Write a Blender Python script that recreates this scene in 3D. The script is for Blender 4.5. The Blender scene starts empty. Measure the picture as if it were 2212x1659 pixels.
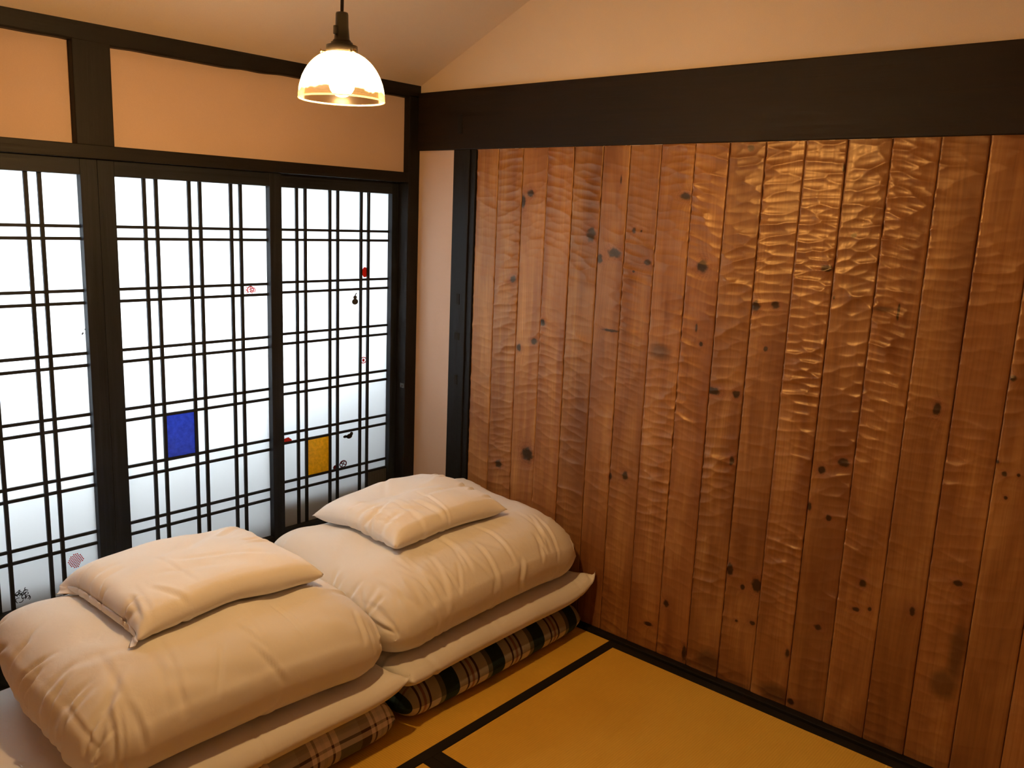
import bpy, math, random
import numpy as np
from mathutils import Matrix, Vector
from mathutils.bvhtree import BVHTree

scene = bpy.context.scene
COL = scene.collection

# ------------------------------------------------------------------ camera, sky, exposure
CAM = np.array([-2.53579, -2.75544, 1.54456])
YAW, PITCH, ROLL = (math.radians(a) for a in (-49.2, -11.088, 2.371))
F_PX = 1842.98
fw = np.array([-math.sin(YAW) * math.cos(PITCH), math.cos(YAW) * math.cos(PITCH), math.sin(PITCH)])
rt0 = np.array([math.cos(YAW), math.sin(YAW), 0.0])
up0 = np.cross(rt0, fw)
rt = rt0 * math.cos(ROLL) + up0 * math.sin(ROLL)
up = -rt0 * math.sin(ROLL) + up0 * math.cos(ROLL)
cam_data = bpy.data.cameras.new('camera')
cam_data.sensor_width = 36.0
cam_data.lens = F_PX / 2212.0 * 36.0
cam_data.clip_start = 0.02
cam = bpy.data.objects.new('camera', cam_data)
COL.objects.link(cam)
M = Matrix.Identity(4)
for i in range(3):
    M[i][0], M[i][1], M[i][2], M[i][3] = rt[i], up[i], -fw[i], CAM[i]
cam.matrix_world = M
scene.camera = cam

world = bpy.data.worlds.new('overcast_sky')
scene.world = world
world.use_nodes = True
bg = world.node_tree.nodes['Background']
bg.inputs['Color'].default_value = (0.82, 0.92, 1.0, 1)
bg.inputs['Strength'].default_value = 12.5

vs = scene.view_settings
vs.view_transform = 'Standard'
vs.look = 'None'
vs.exposure = 0.0
vs.gamma = 1.0
vs.use_curve_mapping = False
scene.cycles.max_bounces = 10
scene.cycles.diffuse_bounces = 6
scene.cycles.transparent_max_bounces = 12
scene.cycles.use_denoising = True

LAMP_POS = (-1.333, -1.197)
LAMP_RIM_Z = 1.777
LAMP_COLOR = (1.0, 0.595, 0.23, 1)
LAMP_STRENGTH = 1420.0


# ------------------------------------------------------------------ helpers
def back(u, v, plane, val):
    """world point seen at photograph pixel (u, v) on an axis-aligned plane (used to measure the room)"""
    d = fw + rt * (u - 1106) / F_PX - up * (v - 829.5) / F_PX
    return CAM + (val - CAM[plane]) / d[plane] * d


def obj(name, verts, faces, mat, parent=None, smooth=False):
    me = bpy.data.meshes.new(name)
    me.from_pydata([tuple(map(float, v)) for v in verts], [], faces)
    me.update()
    if smooth:
        me.polygons.foreach_set('use_smooth', [True] * len(me.polygons))
    if mat is not None:
        me.materials.append(mat)
    o = bpy.data.objects.new(name, me)
    COL.objects.link(o)
    if parent is not None:
        o.parent = parent
        o.matrix_parent_inverse = Matrix.Translation(parent.location).inverted()
    return o


def share(name, src, loc, parent):
    o = bpy.data.objects.new(name, src.data)
    COL.objects.link(o)
    o.location = loc
    if parent is not None:
        o.parent = parent
        o.matrix_parent_inverse = Matrix.Translation(parent.location).inverted()
    return o


def empty(name, loc):
    o = bpy.data.objects.new(name, None)
    o.empty_display_size = 0.05
    COL.objects.link(o)
    o.location = loc
    return o


def tag(o, label=None, cat=None, group=None, kind=None):
    if label: o['label'] = label
    if cat: o['category'] = cat
    if group: o['group'] = group
    if kind: o['kind'] = kind
    return o


BOX_F = [(0, 1, 2, 3), (7, 6, 5, 4), (0, 4, 5, 1), (1, 5, 6, 2), (2, 6, 7, 3), (3, 7, 4, 0)]


def box_vf(x0, x1, y0, y1, z0, z1):
    v = [(x0, y0, z0), (x0, y1, z0), (x1, y1, z0), (x1, y0, z0),
         (x0, y0, z1), (x0, y1, z1), (x1, y1, z1), (x1, y0, z1)]
    return v, BOX_F


def bevel(o, w, seg=2):
    m = o.modifiers.new('bevel', 'BEVEL')
    m.width = w
    m.segments = seg
    m.limit_method = 'ANGLE'
    return o


def box(name, x0, x1, y0, y1, z0, z1, mat, parent=None, bw=0.0):
    v, f = box_vf(x0, x1, y0, y1, z0, z1)
    o = obj(name, v, f, mat, parent)
    if bw: bevel(o, bw)
    return o


def lathe(name, prof, mat, parent=None, n=48, center=(0, 0, 0), smooth=True):
    """prof: list of (r, z); closed at r=0 ends"""
    vs_, fs = [], []
    for r, z in prof:
        for k in range(n):
            a = 2 * math.pi * k / n
            vs_.append((center[0] + r * math.cos(a), center[1] + r * math.sin(a), center[2] + z))
    for i in range(len(prof) - 1):
        for k in range(n):
            k2 = (k + 1) % n
            fs.append((i * n + k, i * n + k2, (i + 1) * n + k2, (i + 1) * n + k))
    if prof[0][0] > 1e-5: fs.append(tuple(range(n - 1, -1, -1))) if prof[0][0] < 0.02 else None
    if prof[-1][0] > 1e-5: fs.append(tuple((len(prof) - 1) * n + k for k in range(n))) if prof[-1][0] < 0.02 else None
    fs = [f for f in fs if f]
    return obj(name, vs_, fs, mat, parent, smooth)


def noise1(rng, n, cell):
    k = int(n / cell) + 3
    p = rng.uniform(-1, 1, k)
    t = np.arange(n) / cell
    i = t.astype(int); f = t - i; f = f * f * (3 - 2 * f)
    return p[i] * (1 - f) + p[i + 1] * f


# ------------------------------------------------------------------ materials
class NT:
    def __init__(self, name):
        self.m = bpy.data.materials.new(name)
        self.m.use_nodes = True
        self.t = self.m.node_tree
        self.t.nodes.clear()
        self.out = self.t.nodes.new('ShaderNodeOutputMaterial')

    def n(self, typ, ins=None, **props):
        nd = self.t.nodes.new('ShaderNode' + typ)
        for k, v in props.items(): setattr(nd, k, v)
        for k, v in (ins or {}).items(): self.set(nd, k, v)
        return nd

    def set(self, nd, k, v):
        s = nd.inputs[k]
        if isinstance(v, bpy.types.NodeSocket): self.t.links.new(v, s)
        elif hasattr(v, 'outputs'): self.t.links.new(v.outputs[0], s)
        else: s.default_value = v

    def math(self, op, a, b=0.0, c=0.0):
        return self.n('Math', {0: a, 1: b, 2: c}, operation=op).outputs[0]

    def mix(self, f, a, b, mode='MIX'):
        nd = self.n('Mix', data_type='RGBA', blend_type=mode)
        self.set(nd, 0, f); self.set(nd, 6, a); self.set(nd, 7, b)
        return nd.outputs[2]

    def ramp(self, f, stops, interp='LINEAR'):
        nd = self.n('ValToRGB', {0: f})
        cr = nd.color_ramp
        cr.interpolation = interp
        while len(cr.elements) < len(stops): cr.elements.new(0.5)
        for e, (p, c) in zip(cr.elements, stops):
            e.position = p
            e.color = c if len(c) == 4 else (*c, 1)
        return nd.outputs[0]

    def maprange(self, v, a, b, c, d):
        return self.n('MapRange', {0: v, 1: a, 2: b, 3: c, 4: d}).outputs[0]

    def coord(self, which='Object', scale=(1, 1, 1), loc=(0, 0, 0), src=None):
        c = src if src is not None else self.n('TexCoord').outputs[which]
        return self.n('Mapping', {'Vector': c, 'Scale': scale, 'Location': loc}).outputs[0]

    def noise(self, vec, scale, detail=3, rough=0.5, dist=0.0):
        return self.n('TexNoise', {'Vector': vec, 'Scale': scale, 'Detail': detail, 'Roughness': rough, 'Distortion': dist}).outputs[0]

    def bump(self, h, strength, dist, normal=None):
        ins = {'Height': h, 'Strength': strength, 'Distance': dist}
        if normal is not None: ins['Normal'] = normal
        return self.n('Bump', ins).outputs[0]

    def bsdf(self, color, rough=0.6, normal=None, spec=0.4, **kw):
        ins = {'Base Color': color, 'Roughness': rough, 'Specular IOR Level': spec}
        if normal is not None: ins['Normal'] = normal
        ins.update(kw)
        b = self.n('BsdfPrincipled', ins)
        self.t.links.new(b.outputs[0], self.out.inputs[0])
        return self.m


def m_plaster(name='plaster', c0=(0.56, 0.415, 0.33), c1=(0.61, 0.455, 0.365)):
    a = NT(name)
    c = a.coord()
    n1 = a.noise(c, 2.2, 3)
    n2 = a.noise(c, 420, 2)
    n3 = a.noise(c, 55, 3)
    col = a.ramp(n1, [(0.3, c0), (0.7, c1)])
    col = a.mix(a.maprange(n2, 0.35, 0.65, 0, 0.10), col, (0.42, 0.3, 0.22, 1))
    h = a.math('ADD', a.math('MULTIPLY', n2, 0.4), n3)
    return a.bsdf(col, 0.9, a.bump(h, 0.25, 0.002), 0.15)


def m_darkwood(name='dark_stained_wood', axis='Z', base=(0.0080, 0.0069, 0.0063), rough=0.55):
    a = NT(name)
    s = {'X': (1.2, 40, 40), 'Y': (40, 1.2, 40), 'Z': (40, 40, 1.2)}[axis]
    c = a.coord(scale=s)
    n1 = a.noise(c, 2.0, 5, 0.6, 0.6)
    n2 = a.noise(a.coord(), 3.0, 3)
    d = tuple(v * 0.55 for v in base); l = tuple(v * 1.7 for v in base)
    col = a.ramp(n1, [(0.3, d), (0.55, base), (0.8, l)])
    col = a.mix(a.maprange(n2, 0.4, 0.7, 0, 0.35), col, (base[0] * 1.6, base[1] * 1.35, base[2] * 1.15, 1))
    r = a.maprange(n1, 0.3, 0.7, rough - 0.06, rough + 0.1)
    return a.bsdf(col, r, a.bump(n1, 0.35, 0.002), 0.2)


def m_plank():
    a = NT('carved_plank_wood')
    rnd = a.n('ObjectInfo').outputs['Random']
    tc = a.n('TexCoord').outputs['Object']
    off = a.n('CombineXYZ', {0: a.math('MULTIPLY', rnd, 13.0), 1: a.math('MULTIPLY', rnd, 7.0), 2: a.math('MULTIPLY', rnd, 31.0)}).outputs[0]
    p = a.n('VectorMath', {0: tc, 1: off}, operation='ADD').outputs[0]
    knot = a.n('Attribute', attribute_name='knot').outputs['Fac']
    stain = a.n('Attribute', attribute_name='stain').outputs['Fac']
    # grain, bent around the knots
    bend = a.math('MULTIPLY', a.math('POWER', 2.7, a.math('MULTIPLY', knot, -0.9)), 0.05)
    sep = a.n('SeparateXYZ', {0: p})
    yb = a.math('ADD', sep.outputs[1], bend)
    wob = a.math('MULTIPLY', a.math('SUBTRACT', a.noise(a.coord(src=p, scale=(1, 1, 0.5)), 3.0, 2), 0.5), 0.03)
    yb = a.math('ADD', yb, wob)
    g = a.n('CombineXYZ', {0: 0.0, 1: a.math('MULTIPLY', yb, 1.0), 2: a.math('MULTIPLY', sep.outputs[2], 0.02)}).outputs[0]
    gr = a.noise(g, 160, 4, 0.6)
    gr2 = a.noise(g, 34, 2, 0.5)
    blot = a.noise(a.coord(src=p, scale=(1, 2.4, 0.5)), 5.0, 3, 0.55, 0.4)
    base = a.ramp(blot, [(0.28, (0.165, 0.060, 0.020)), (0.5, (0.27, 0.118, 0.038)), (0.75, (0.40, 0.198, 0.064))])
    col = a.mix(a.maprange(gr, 0.42, 0.68, 0, 0.4), base, (0.14, 0.050, 0.019, 1))
    col = a.mix(a.maprange(gr2, 0.5, 0.75, 0, 0.3), col, (0.18, 0.065, 0.026, 1))
    # heartwood bands and plank-to-plank variation
    hb = a.noise(a.coord(src=p, scale=(1, 1, 0.07)), 14.0, 1)
    col = a.mix(a.maprange(hb, 0.58, 0.66, 0, 0.38), col, (0.15, 0.050, 0.022, 1))
    var = a.maprange(rnd, 0, 1, 0.80, 1.14)
    col = a.mix(1.0, col, a.n('CombineColor', {0: var, 1: var, 2: var}).outputs[0], 'MULTIPLY')
    # knots
    kn = a.math('ADD', knot, a.math('MULTIPLY', a.math('SUBTRACT', a.noise(p, 70, 3), 0.5), 1.1))
    halo = a.maprange(kn, 0.9, 2.6, 0.55, 0.0)
    col = a.mix(halo, col, (0.20, 0.07, 0.035, 1))
    ring = a.math('SINE', a.math('MULTIPLY', kn, 16.0))
    ringm = a.math('MULTIPLY', a.maprange(ring, 0.55, 1.0, 0, 0.45), a.maprange(kn, 1.2, 3.0, 1.0, 0.0))
    col = a.mix(ringm, col, (0.10, 0.034, 0.018, 1))
    col = a.mix(a.maprange(kn, 0.75, 1.25, 0.96, 0.0), col, (0.016, 0.008, 0.005, 1))
    st = a.math('ADD', stain, a.math('MULTIPLY', a.math('SUBTRACT', a.noise(p, 14, 4), 0.5), 0.9))
    col = a.mix(a.maprange(st, 0.55, 1.25, 0.72, 0.0), col, (0.05, 0.022, 0.012, 1))
    h = a.math('ADD', a.math('MULTIPLY', gr, 0.7), a.math('MULTIPLY', a.noise(p, 60, 2), 0.5))
    return a.bsdf(col, a.maprange(gr, 0.3, 0.7, 0.30, 0.42), a.bump(h, 0.2, 0.0012), 0.62, **{'Specular Tint': (1.0, 0.76, 0.48, 1)})


def m_tatami(name, along):
    a = NT(name)
    tc = a.n('TexCoord').outputs['Object']
    s1 = a.n('SeparateXYZ', {0: tc})
    across, lng = (s1.outputs[0], s1.outputs[1]) if along == 'Y' else (s1.outputs[1], s1.outputs[0])
    # ridges of the rush weave: cords every 7 mm along the mat
    w = a.math('SINE', a.math('MULTIPLY', lng, 2 * math.pi / 0.0075))
    fine = a.noise(a.n('CombineXYZ', {0: a.math('MULTIPLY', across, 0.06), 1: lng, 2: 0.0}).outputs[0], 620, 2)
    patch = a.noise(a.coord(scale=(1, 1, 1)), 3.0, 3)
    col = a.ramp(patch, [(0.3, (0.62, 0.365, 0.040)), (0.7, (0.70, 0.425, 0.052))])
    col = a.mix(a.maprange(w, -1, 1, 0.0, 0.20), col, (0.42, 0.225, 0.020, 1))
    col = a.mix(a.maprange(fine, 0.4, 0.7, 0, 0.25), col, (0.46, 0.265, 0.028, 1))
    h = a.math('ADD', w, a.math('MULTIPLY', fine, 0.8))
    return a.bsdf(col, 0.62, a.bump(h, 0.3, 0.0008), 0.3)


def m_cloth(name, c0, c1, sc=26):
    a = NT(name)
    c = a.coord()
    n1 = a.noise(c, sc, 4, 0.55, 0.5)
    n2 = a.noise(c, 900, 1)
    n3 = a.noise(c, 5, 2)
    h = a.math('ADD', n1, a.math('MULTIPLY', n2, 0.05))
    col = a.ramp(n3, [(0.3, c0), (0.7, c1)])
    return a.bsdf(col, 0.85, a.bump(h, 0.12, 0.012), 0.15, **{'Sheen Weight': 0.15})


def m_plaid(name, stops, period, dark, lt, bands=False):
    """tartan: the stripe sequence runs in both directions of the cloth's own weave (UV in metres)"""
    a = NT(name)
    uv = a.n('UVMap', uv_map='weave').outputs[0]
    s = a.n('SeparateXYZ', {0: uv})

    def stripes(v, sh):
        t = a.math('FRACT', a.math('ADD', a.math('DIVIDE', v, period), sh))
        return a.ramp(t, stops, 'CONSTANT')
    if bands:                        # broad dull bands across the stripes, with fine brown lines
        ca = stripes(s.outputs[0], 0.1)
        tb = a.math('FRACT', a.math('ADD', a.math('DIVIDE', s.outputs[1], 0.20), 0.02))
        f = a.ramp(tb, [(0.0, (0.46, 0.44, 0.40)), (0.40, (0.34, 0.22, 0.17)), (0.44, (0.46, 0.44, 0.40)), (0.52, (1, 1, 1))], 'CONSTANT')
        col = a.mix(1.0, ca, f, 'MULTIPLY')
    else:
        ca, cb = stripes(s.outputs[0], 0.1), stripes(s.outputs[1], 0.38)
        col = a.mix(0.5, ca, cb)
    tw = a.math('SINE', a.math('MULTIPLY', a.math('ADD', s.outputs[0], s.outputs[1]), 2 * math.pi / 0.003))
    col = a.mix(a.maprange(tw, -1, 1, 0, 0.12), col, dark)
    n1 = a.noise(a.coord(), 22, 3)
    return a.bsdf(col, 0.85, a.bump(n1, 0.35, 0.01), 0.12)


def m_simple(name, col, rough=0.5, spec=0.4, bumpscale=None, **kw):
    a = NT(name)
    c = a.coord()
    n1 = a.noise(c, bumpscale or 30, 3)
    d = tuple(v * 0.82 for v in col)
    cc = a.ramp(n1, [(0.3, d), (0.7, col)])
    return a.bsdf(cc, rough, a.bump(n1, 0.08, 0.002) if bumpscale else None, spec, **kw)


def m_frosted(name, tint, trans=0.9, mottled=False):
    a = NT(name)
    c = a.coord()
    if mottled:
        n1 = a.noise(c, 60, 4, 0.7)
        t = a.ramp(n1, [(0.25, tuple(v * 0.6 for v in tint)), (0.7, tint)])
    else:
        n1 = a.noise(c, 3, 2)
        t = a.ramp(n1, [(0.3, tuple(v * 0.96 for v in tint)), (0.7, tint)])
    tr = a.n('BsdfTranslucent', {'Color': t})
    df = a.n('BsdfDiffuse', {'Color': t})
    mx = a.n('MixShader', {0: trans, 1: df.outputs[0], 2: tr.outputs[0]})
    gl = a.n('BsdfGlossy', {'Color': (1, 1, 1, 1), 'Roughness': 0.25})
    m2 = a.n('MixShader', {0: 0.03, 1: mx.outputs[0], 2: gl.outputs[0]})
    a.t.links.new(m2.outputs[0], a.out.inputs[0])
    return a.m


def m_shade():
    """glass lamp shade: opal at the crown, fading to clear amber-tinged glass at the rim"""
    a = NT('opal_glass_shade')
    z = a.n('SeparateXYZ', {0: a.n('TexCoord').outputs['Object']}).outputs[2]
    cl = a.noise(a.coord(), 38, 3)
    zz = a.math('ADD', z, a.math('MULTIPLY', a.math('SUBTRACT', cl, 0.5), 0.022))
    f = a.maprange(zz, 0.014, 0.042, 0.0, 1.0)
    tr = a.n('BsdfTranslucent', {'Color': (0.9, 0.86, 0.78, 1)})
    tp = a.n('BsdfTransparent', {'Color': (0.95, 0.93, 0.88, 1)})
    opal = a.n('MixShader', {0: 0.5, 1: tr.outputs[0], 2: tp.outputs[0]})
    tp2 = a.n('BsdfTransparent', {'Color': (1.0, 0.93, 0.78, 1)})
    gl = a.n('BsdfGlossy', {'Color': (1, 0.95, 0.85, 1), 'Roughness': 0.16})
    tl2 = a.n('BsdfTranslucent', {'Color': (0.9, 0.7, 0.4, 1)})
    fres = a.n('Fresnel', {'IOR': 1.16})
    cl1 = a.n('MixShader', {0: fres.outputs[0], 1: tp2.outputs[0], 2: gl.outputs[0]})
    cl2 = a.n('MixShader', {0: 0.005, 1: cl1.outputs[0], 2: tl2.outputs[0]})
    mx = a.n('MixShader', {0: f, 1: cl2.outputs[0], 2: opal.outputs[0]})
    a.t.links.new(mx.outputs[0], a.out.inputs[0])
    return a.m


def m_bulb():
    a = NT('lit_bulb')
    e = a.n('Emission', {'Color': LAMP_COLOR, 'Strength': LAMP_STRENGTH})
    a.t.links.new(e.outputs[0], a.out.inputs[0])
    return a.m


PLASTER = m_plaster()
PLASTER_UP = m_plaster('pale_ochre_plaster', (0.66, 0.545, 0.42), (0.71, 0.585, 0.45))
DARK_Z = m_darkwood('dark_stained_wood_upright', 'Z')
DARK_X = m_darkwood('dark_stained_wood_along_x', 'X')
DARK_Y = m_darkwood('dark_stained_wood_along_y', 'Y')
BEAM_Y = m_darkwood('dark_stained_beam', 'Y', (0.0120, 0.0072, 0.0048), 0.6)
DOOR_Z = m_darkwood('black_lacquer_upright', 'Z', (0.0125, 0.0155, 0.0215), 0.52)
DOOR_X = m_darkwood('black_lacquer_level', 'X', (0.0125, 0.0155, 0.0215), 0.52)
PLANK = m_plank()
TAT_Y = m_tatami('rush_mat_along_y', 'Y')
TAT_X = m_tatami('rush_mat_along_x', 'X')
HERI = m_simple('black_cloth_border', (0.012, 0.009, 0.006), 0.8, 0.2, 400)
SHEET = m_cloth('white_cotton_sheet', (0.66, 0.64, 0.61), (0.71, 0.69, 0.66))
DUVET = m_cloth('white_cotton_duvet', (0.70, 0.68, 0.65), (0.75, 0.73, 0.70))
PILLOW = m_cloth('white_cotton_pillow', (0.76, 0.74, 0.71), (0.81, 0.79, 0.76), 34)
FROST = m_frosted('frosted_glass', (0.97, 0.98, 0.98))
BLUE_P = m_frosted('blue_pane', (0.11, 0.205, 0.66), 0.85, True)
ORANGE_P = m_frosted('orange_pane', (1.0, 0.62, 0.050), 0.9, True)
RED_INK = m_frosted('red_print', (0.62, 0.030, 0.018), 0.4)
GREY_INK = m_frosted('grey_print', (0.06, 0.055, 0.05), 0.4)
BLACK_INK = m_simple('black_print', (0.012, 0.012, 0.012), 0.7)
MAROON_INK = m_frosted('maroon_print', (0.14, 0.015, 0.018), 0.4)
SHADE_M = m_shade()
BULB_M = m_bulb()
BAKELITE = m_simple('black_bakelite', (0.020, 0.016, 0.012), 0.35, 0.5, 60)
BRASS = m_simple('brass', (0.80, 0.60, 0.28), 0.25, 0.5, 200, Metallic=1.0)
STEEL = m_simple('dull_steel', (0.16, 0.155, 0.14), 0.5, 0.5, 200, Metallic=1.0)
VENT_M = m_simple('dark_grille', (0.03, 0.03, 0.028), 0.6, 0.3, 90)
CONCRETE = m_simple('weathered_concrete', (0.10, 0.11, 0.095), 0.9, 0.2, 20)
GRAVEL = m_simple('garden_gravel', (0.22, 0.22, 0.20), 0.95, 0.2, 60)

# ------------------------------------------------------------------ room shell
XL, YN = -3.6, -3.75          # far walls, behind and beside the camera
ZC0, SLOPE = 2.062, 0.458      # the ceiling rises away from the sliding doors
RIDGE_Y = -1.95
ZR = ZC0 - SLOPE * RIDGE_Y
TOP = 0.12


def ceil_z(y):
    return ZC0 - SLOPE * y if y > RIDGE_Y else ZR - SLOPE * (RIDGE_Y - y)


def prism_x(name, poly_yz, x0, x1, mat, parent=None):
    n = len(poly_yz)
    v = [(x0, y, z) for y, z in poly_yz] + [(x1, y, z) for y, z in poly_yz]
    f = [tuple(range(n)), tuple(range(2 * n - 1, n - 1, -1))]
    f += [(i, n + i, n + (i + 1) % n, (i + 1) % n) for i in range(n)]
    return obj(name, v, f, mat, parent)


cy = [0.14, RIDGE_Y, YN - 0.1]
poly = [(y, ceil_z(y)) for y in cy] + [(y, ceil_z(y) + TOP) for y in reversed(cy)]
tag(prism_x('ceiling', poly, XL - 0.1, 0.1, PLASTER_UP), 'sloping beige plaster ceiling above the lamp', 'ceiling', kind='structure')

# wall with the sliding doors: plaster over the door head, and left of the doors
wb = box('wall_back', XL - 0.1, -1.343, 0.032, 0.12, 1.70, 2.075, PLASTER)
tag(wb, 'beige plaster wall above the lattice doors', 'wall', kind='structure')
box('plaster_panel', -1.343, -0.03, 0.032, 0.12, 1.70, 2.075, PLASTER, wb)
box('plaster_panel', XL - 0.1, -2.06, 0.032, 0.12, 0.0, 1.70, PLASTER, wb)

# gable wall on the right: upper plaster, narrow strip by the corner, backing behind the planks
gpoly = [(0.12, 1.80)] + [(YN - 0.1, 1.80)] + [(y, ceil_z(y) + 0.02) for y in (YN - 0.1, RIDGE_Y, 0.12)]
wr = prism_x('wall_right', gpoly, 0.0, 0.1, PLASTER_UP)
tag(wr, 'carved timber plank wall with plaster gable above', 'wall', kind='structure')
box('plaster_strip', 0.0, 0.1, -0.24, 0.02, -0.05, 1.81, PLASTER, wr)
box('backing_board', 0.016, 0.1, YN - 0.1, -0.24, -0.05, 1.81, HERI, wr)
tag(box('wall_left', XL - 0.1, XL, YN - 0.1, 0.12, -0.05, 3.05, PLASTER), 'plain beige plaster wall facing the plank wall', 'wall', kind='structure')
tag(box('wall_front', XL - 0.1, 0.1, YN - 0.1, YN, -0.05, 3.05, PLASTER), 'plain beige plaster wall facing the lattice doors', 'wall', kind='structure')

# ---- timber frame
rng = np.random.default_rng(5)


def rough_beam(name, x0, x1, yf, yb, zb, zt, mat, amp, kind='x'):
    """hewn beam along x whose lower edge wanders a little"""
    n = 150
    xs = np.linspace(x0, x1, n)
    lo = zb + amp * (0.8 * noise1(rng, n, 14) + 0.45 * noise1(rng, n, 3.2))
    hi = np.full(n, zt) + 0.35 * amp * noise1(rng, n, 30)
    v, f = [], []
    for x, a, b in zip(xs, lo, hi):
        v += [(x, yf + 0.004, a), (x, yf, a + 0.006), (x, yf, b), (x, yb, b), (x, yb, a)]
    for i in range(n - 1):
        for k in range(5):
            k2 = (k + 1) % 5
            f.append((i * 5 + k, (i + 1) * 5 + k, (i + 1) * 5 + k2, i * 5 + k2))
    f += [(4, 3, 2, 1, 0), tuple((n - 1) * 5 + k for k in range(5))]
    return obj(name, v, f, mat)


t = rough_beam('trim_1', XL, 0.0, 0.0, 0.10, 2.008, 2.062, DARK_X, 0.0045)
tag(t, 'rough hewn dark beam under the ceiling above the doors', 'beam', kind='structure')
# short strut between beam and door head
t = bevel(obj('trim_2', *box_vf(-1.400, -1.286, 0.0, 0.10, 1.706, 2.012), DARK_Z), 0.003)
tag(t, 'short dark strut between the beam and the door head', 'post', kind='structure')
# door head (kamoi), sill
t = box('trim_3', XL, -0.062, -0.002, 0.12, 1.667, 1.7085, DARK_X, None, 0.002)
tag(t, 'dark door head rail above the sliding doors', 'rail', kind='structure')
t = box('trim_4', XL, -0.062, -0.06, 0.14, 0.0, 0.022, DARK_X, None, 0.002)
tag(t, 'dark sill under the sliding doors', 'sill', kind='structure')
# corner post
t = box('trim_5', -0.062, 0.0, 0.0, 0.12, 0.0, 2.02, DARK_Z, None, 0.003)
tag(t, 'slim dark corner post between doors and plank wall', 'post', kind='structure')
latch = empty('trim_6', (-0.062, 0.02, 0.80))
tag(latch, 'small dull steel latch on the dark corner post', 'latch', kind='structure')
box('latch_plate', -0.0645, -0.0615, 0.004, 0.03, 0.786, 0.806, STEEL, latch, 0.001)
box('latch_tongue', -0.074, -0.0645, 0.012, 0.018, 0.792, 0.799, STEEL, latch, 0.001)
# broad beam over the plank wall
t = box('trim_7', -0.014, 0.05, YN, -0.0005, 1.801, 2.032, BEAM_Y, None, 0.003)
tag(t, 'broad dark beam across the top of the plank wall', 'beam', kind='structure')
peg = box('peg', -0.0165, 0.0, -0.262, -0.236, 1.862, 1.936, DARK_Z, t, 0.0012)
# upright beside the planks with thin inner fillet
t = box('trim_8', -0.012, 0.05, -0.305, -0.214, 0.0, 1.801, DARK_Z, None, 0.003)
tag(t, 'dark upright post at the edge of the planks', 'post', kind='structure')
box('fillet', -0.006, 0.05, -0.334, -0.3055, 0.0, 1.801, DARK_Z, t, 0.002)
for k, (zz, hh, ww) in enumerate(((1.20, 0.045, 0.009), (1.045, 0.03, 0.014), (0.86, 0.04, 0.008))):
    box('mortise_plug', -0.0135, 0.0, -0.262 - ww, -0.262 + ww, zz - hh / 2, zz + hh / 2, HERI, t)
t = box('trim_9', -2.06, -2.002, 0.0, 0.12, 0.0, 1.667, DARK_Z, None, 0.003)
tag(t, 'dark post closing the row of lattice doors', 'post', kind='structure')

# strip along the foot of the plank wall
t = box('baseboard_right', -0.030, 0.05, YN, -0.214, -0.02, 0.013, DARK_Y, None, 0.003)
tag(t, 'low dark timber strip along the foot of the planks', 'baseboard', kind='structure')

# ------------------------------------------------------------------ carved planks
joints = [-0.3355, -0.4508, -0.577, -0.6983, -0.8202, -0.9473, -1.0605, -1.1847, -1.312, -1.433, -1.5548,
          -1.6788, -1.8024, -1.9262, -2.0521, -2.1714, -2.2956]
while joints[-1] > YN + 0.13: joints.append(joints[-1] - 0.124)

KN = []          # (y, z, ry, rz) knots, measured on the wall; radii in photograph pixels


def knots(ox, oy, s, items, store):
    for (x, y, rx, ry) in items:
        px, py = ox + x * s, oy + y * s
        c = back(px, py, 0, 0.0)
        e = back(px + max(rx * s, 1.5), py, 0, 0.0)
        g = back(px, py + max(ry * s, 1.5), 0, 0.0)
        store.append((c[1], c[2], abs(e[1] - c[1]), abs(g[2] - c[2])))


knots(980, 280, .3134, [(530, 440, 22, 22), (480, 495, 16, 42), (948, 720, 28, 50), (1000, 890, 26, 30), (1110, 850, 42, 34),
      (1245, 695, 13, 20), (1335, 915, 27, 20), (410, 1030, 20, 22), (615, 1330, 16, 22), (553, 1460, 22, 20), (450, 1500, 15, 24),
      (1085, 1385, 55, 9), (1155, 345, 5, 30), (1600, 460, 38, 26), (1295, 700, 6, 9), (1242, 978, 9, 9)], KN)
knots(1480, 280, .3315, [(430, 120, 22, 22), (1100, 690, 18, 18), (115, 890, 32, 40), (930, 905, 42, 20), (460, 1150, 28, 34),
      (590, 1145, 24, 26), (105, 1395, 11, 16), (525, 1430, 13, 17), (970, 1095, 8, 14), (2140, 1620, 25, 20), (1390, 1190, 9, 60),
      (1035, 250, 8, 30), (75, 1290, 7, 30)], KN)
knots(980, 800, .398, [(245, 507, 18, 20), (400, 455, 30, 38), (930, 572, 15, 24), (850, 575, 8, 18), (1155, 1265, 14, 18),
      (1410, 110, 36, 20), (1535, 130, 20, 20), (1510, 490, 12, 26), (1500, 1080, 16, 32), (1055, 1375, 24, 10), (1250, 1530, 12, 42)], KN)
knots(1500, 820, .5057, [(545, 385, 16, 17), (637, 355, 24, 20), (1037, 125, 18, 28), (490, 540, 9, 18), (575, 590, 12, 14),
      (265, 880, 20, 32), (205, 887, 9, 12), (247, 1040, 13, 8), (720, 870, 15, 18), (690, 980, 16, 9), (750, 980, 8, 9),
      (527, 1057, 15, 12), (932, 990, 12, 18), (1127, 870, 20, 14), (1325, 402, 12, 12), (1387, 407, 8, 8), (1330, 505, 8, 8),
      (1295, 350, 8, 8), (397, 1170, 10, 18), (410, 1375, 14, 14), (180, 1030, 6, 6)], KN)
ST = []
knots(1500, 820, .5057, [(1120, 1170, 42, 130), (1065, 1310, 62, 70)], ST)
knots(980, 280, .3134, [(1420, 1530, 80, 60)], ST)
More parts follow.
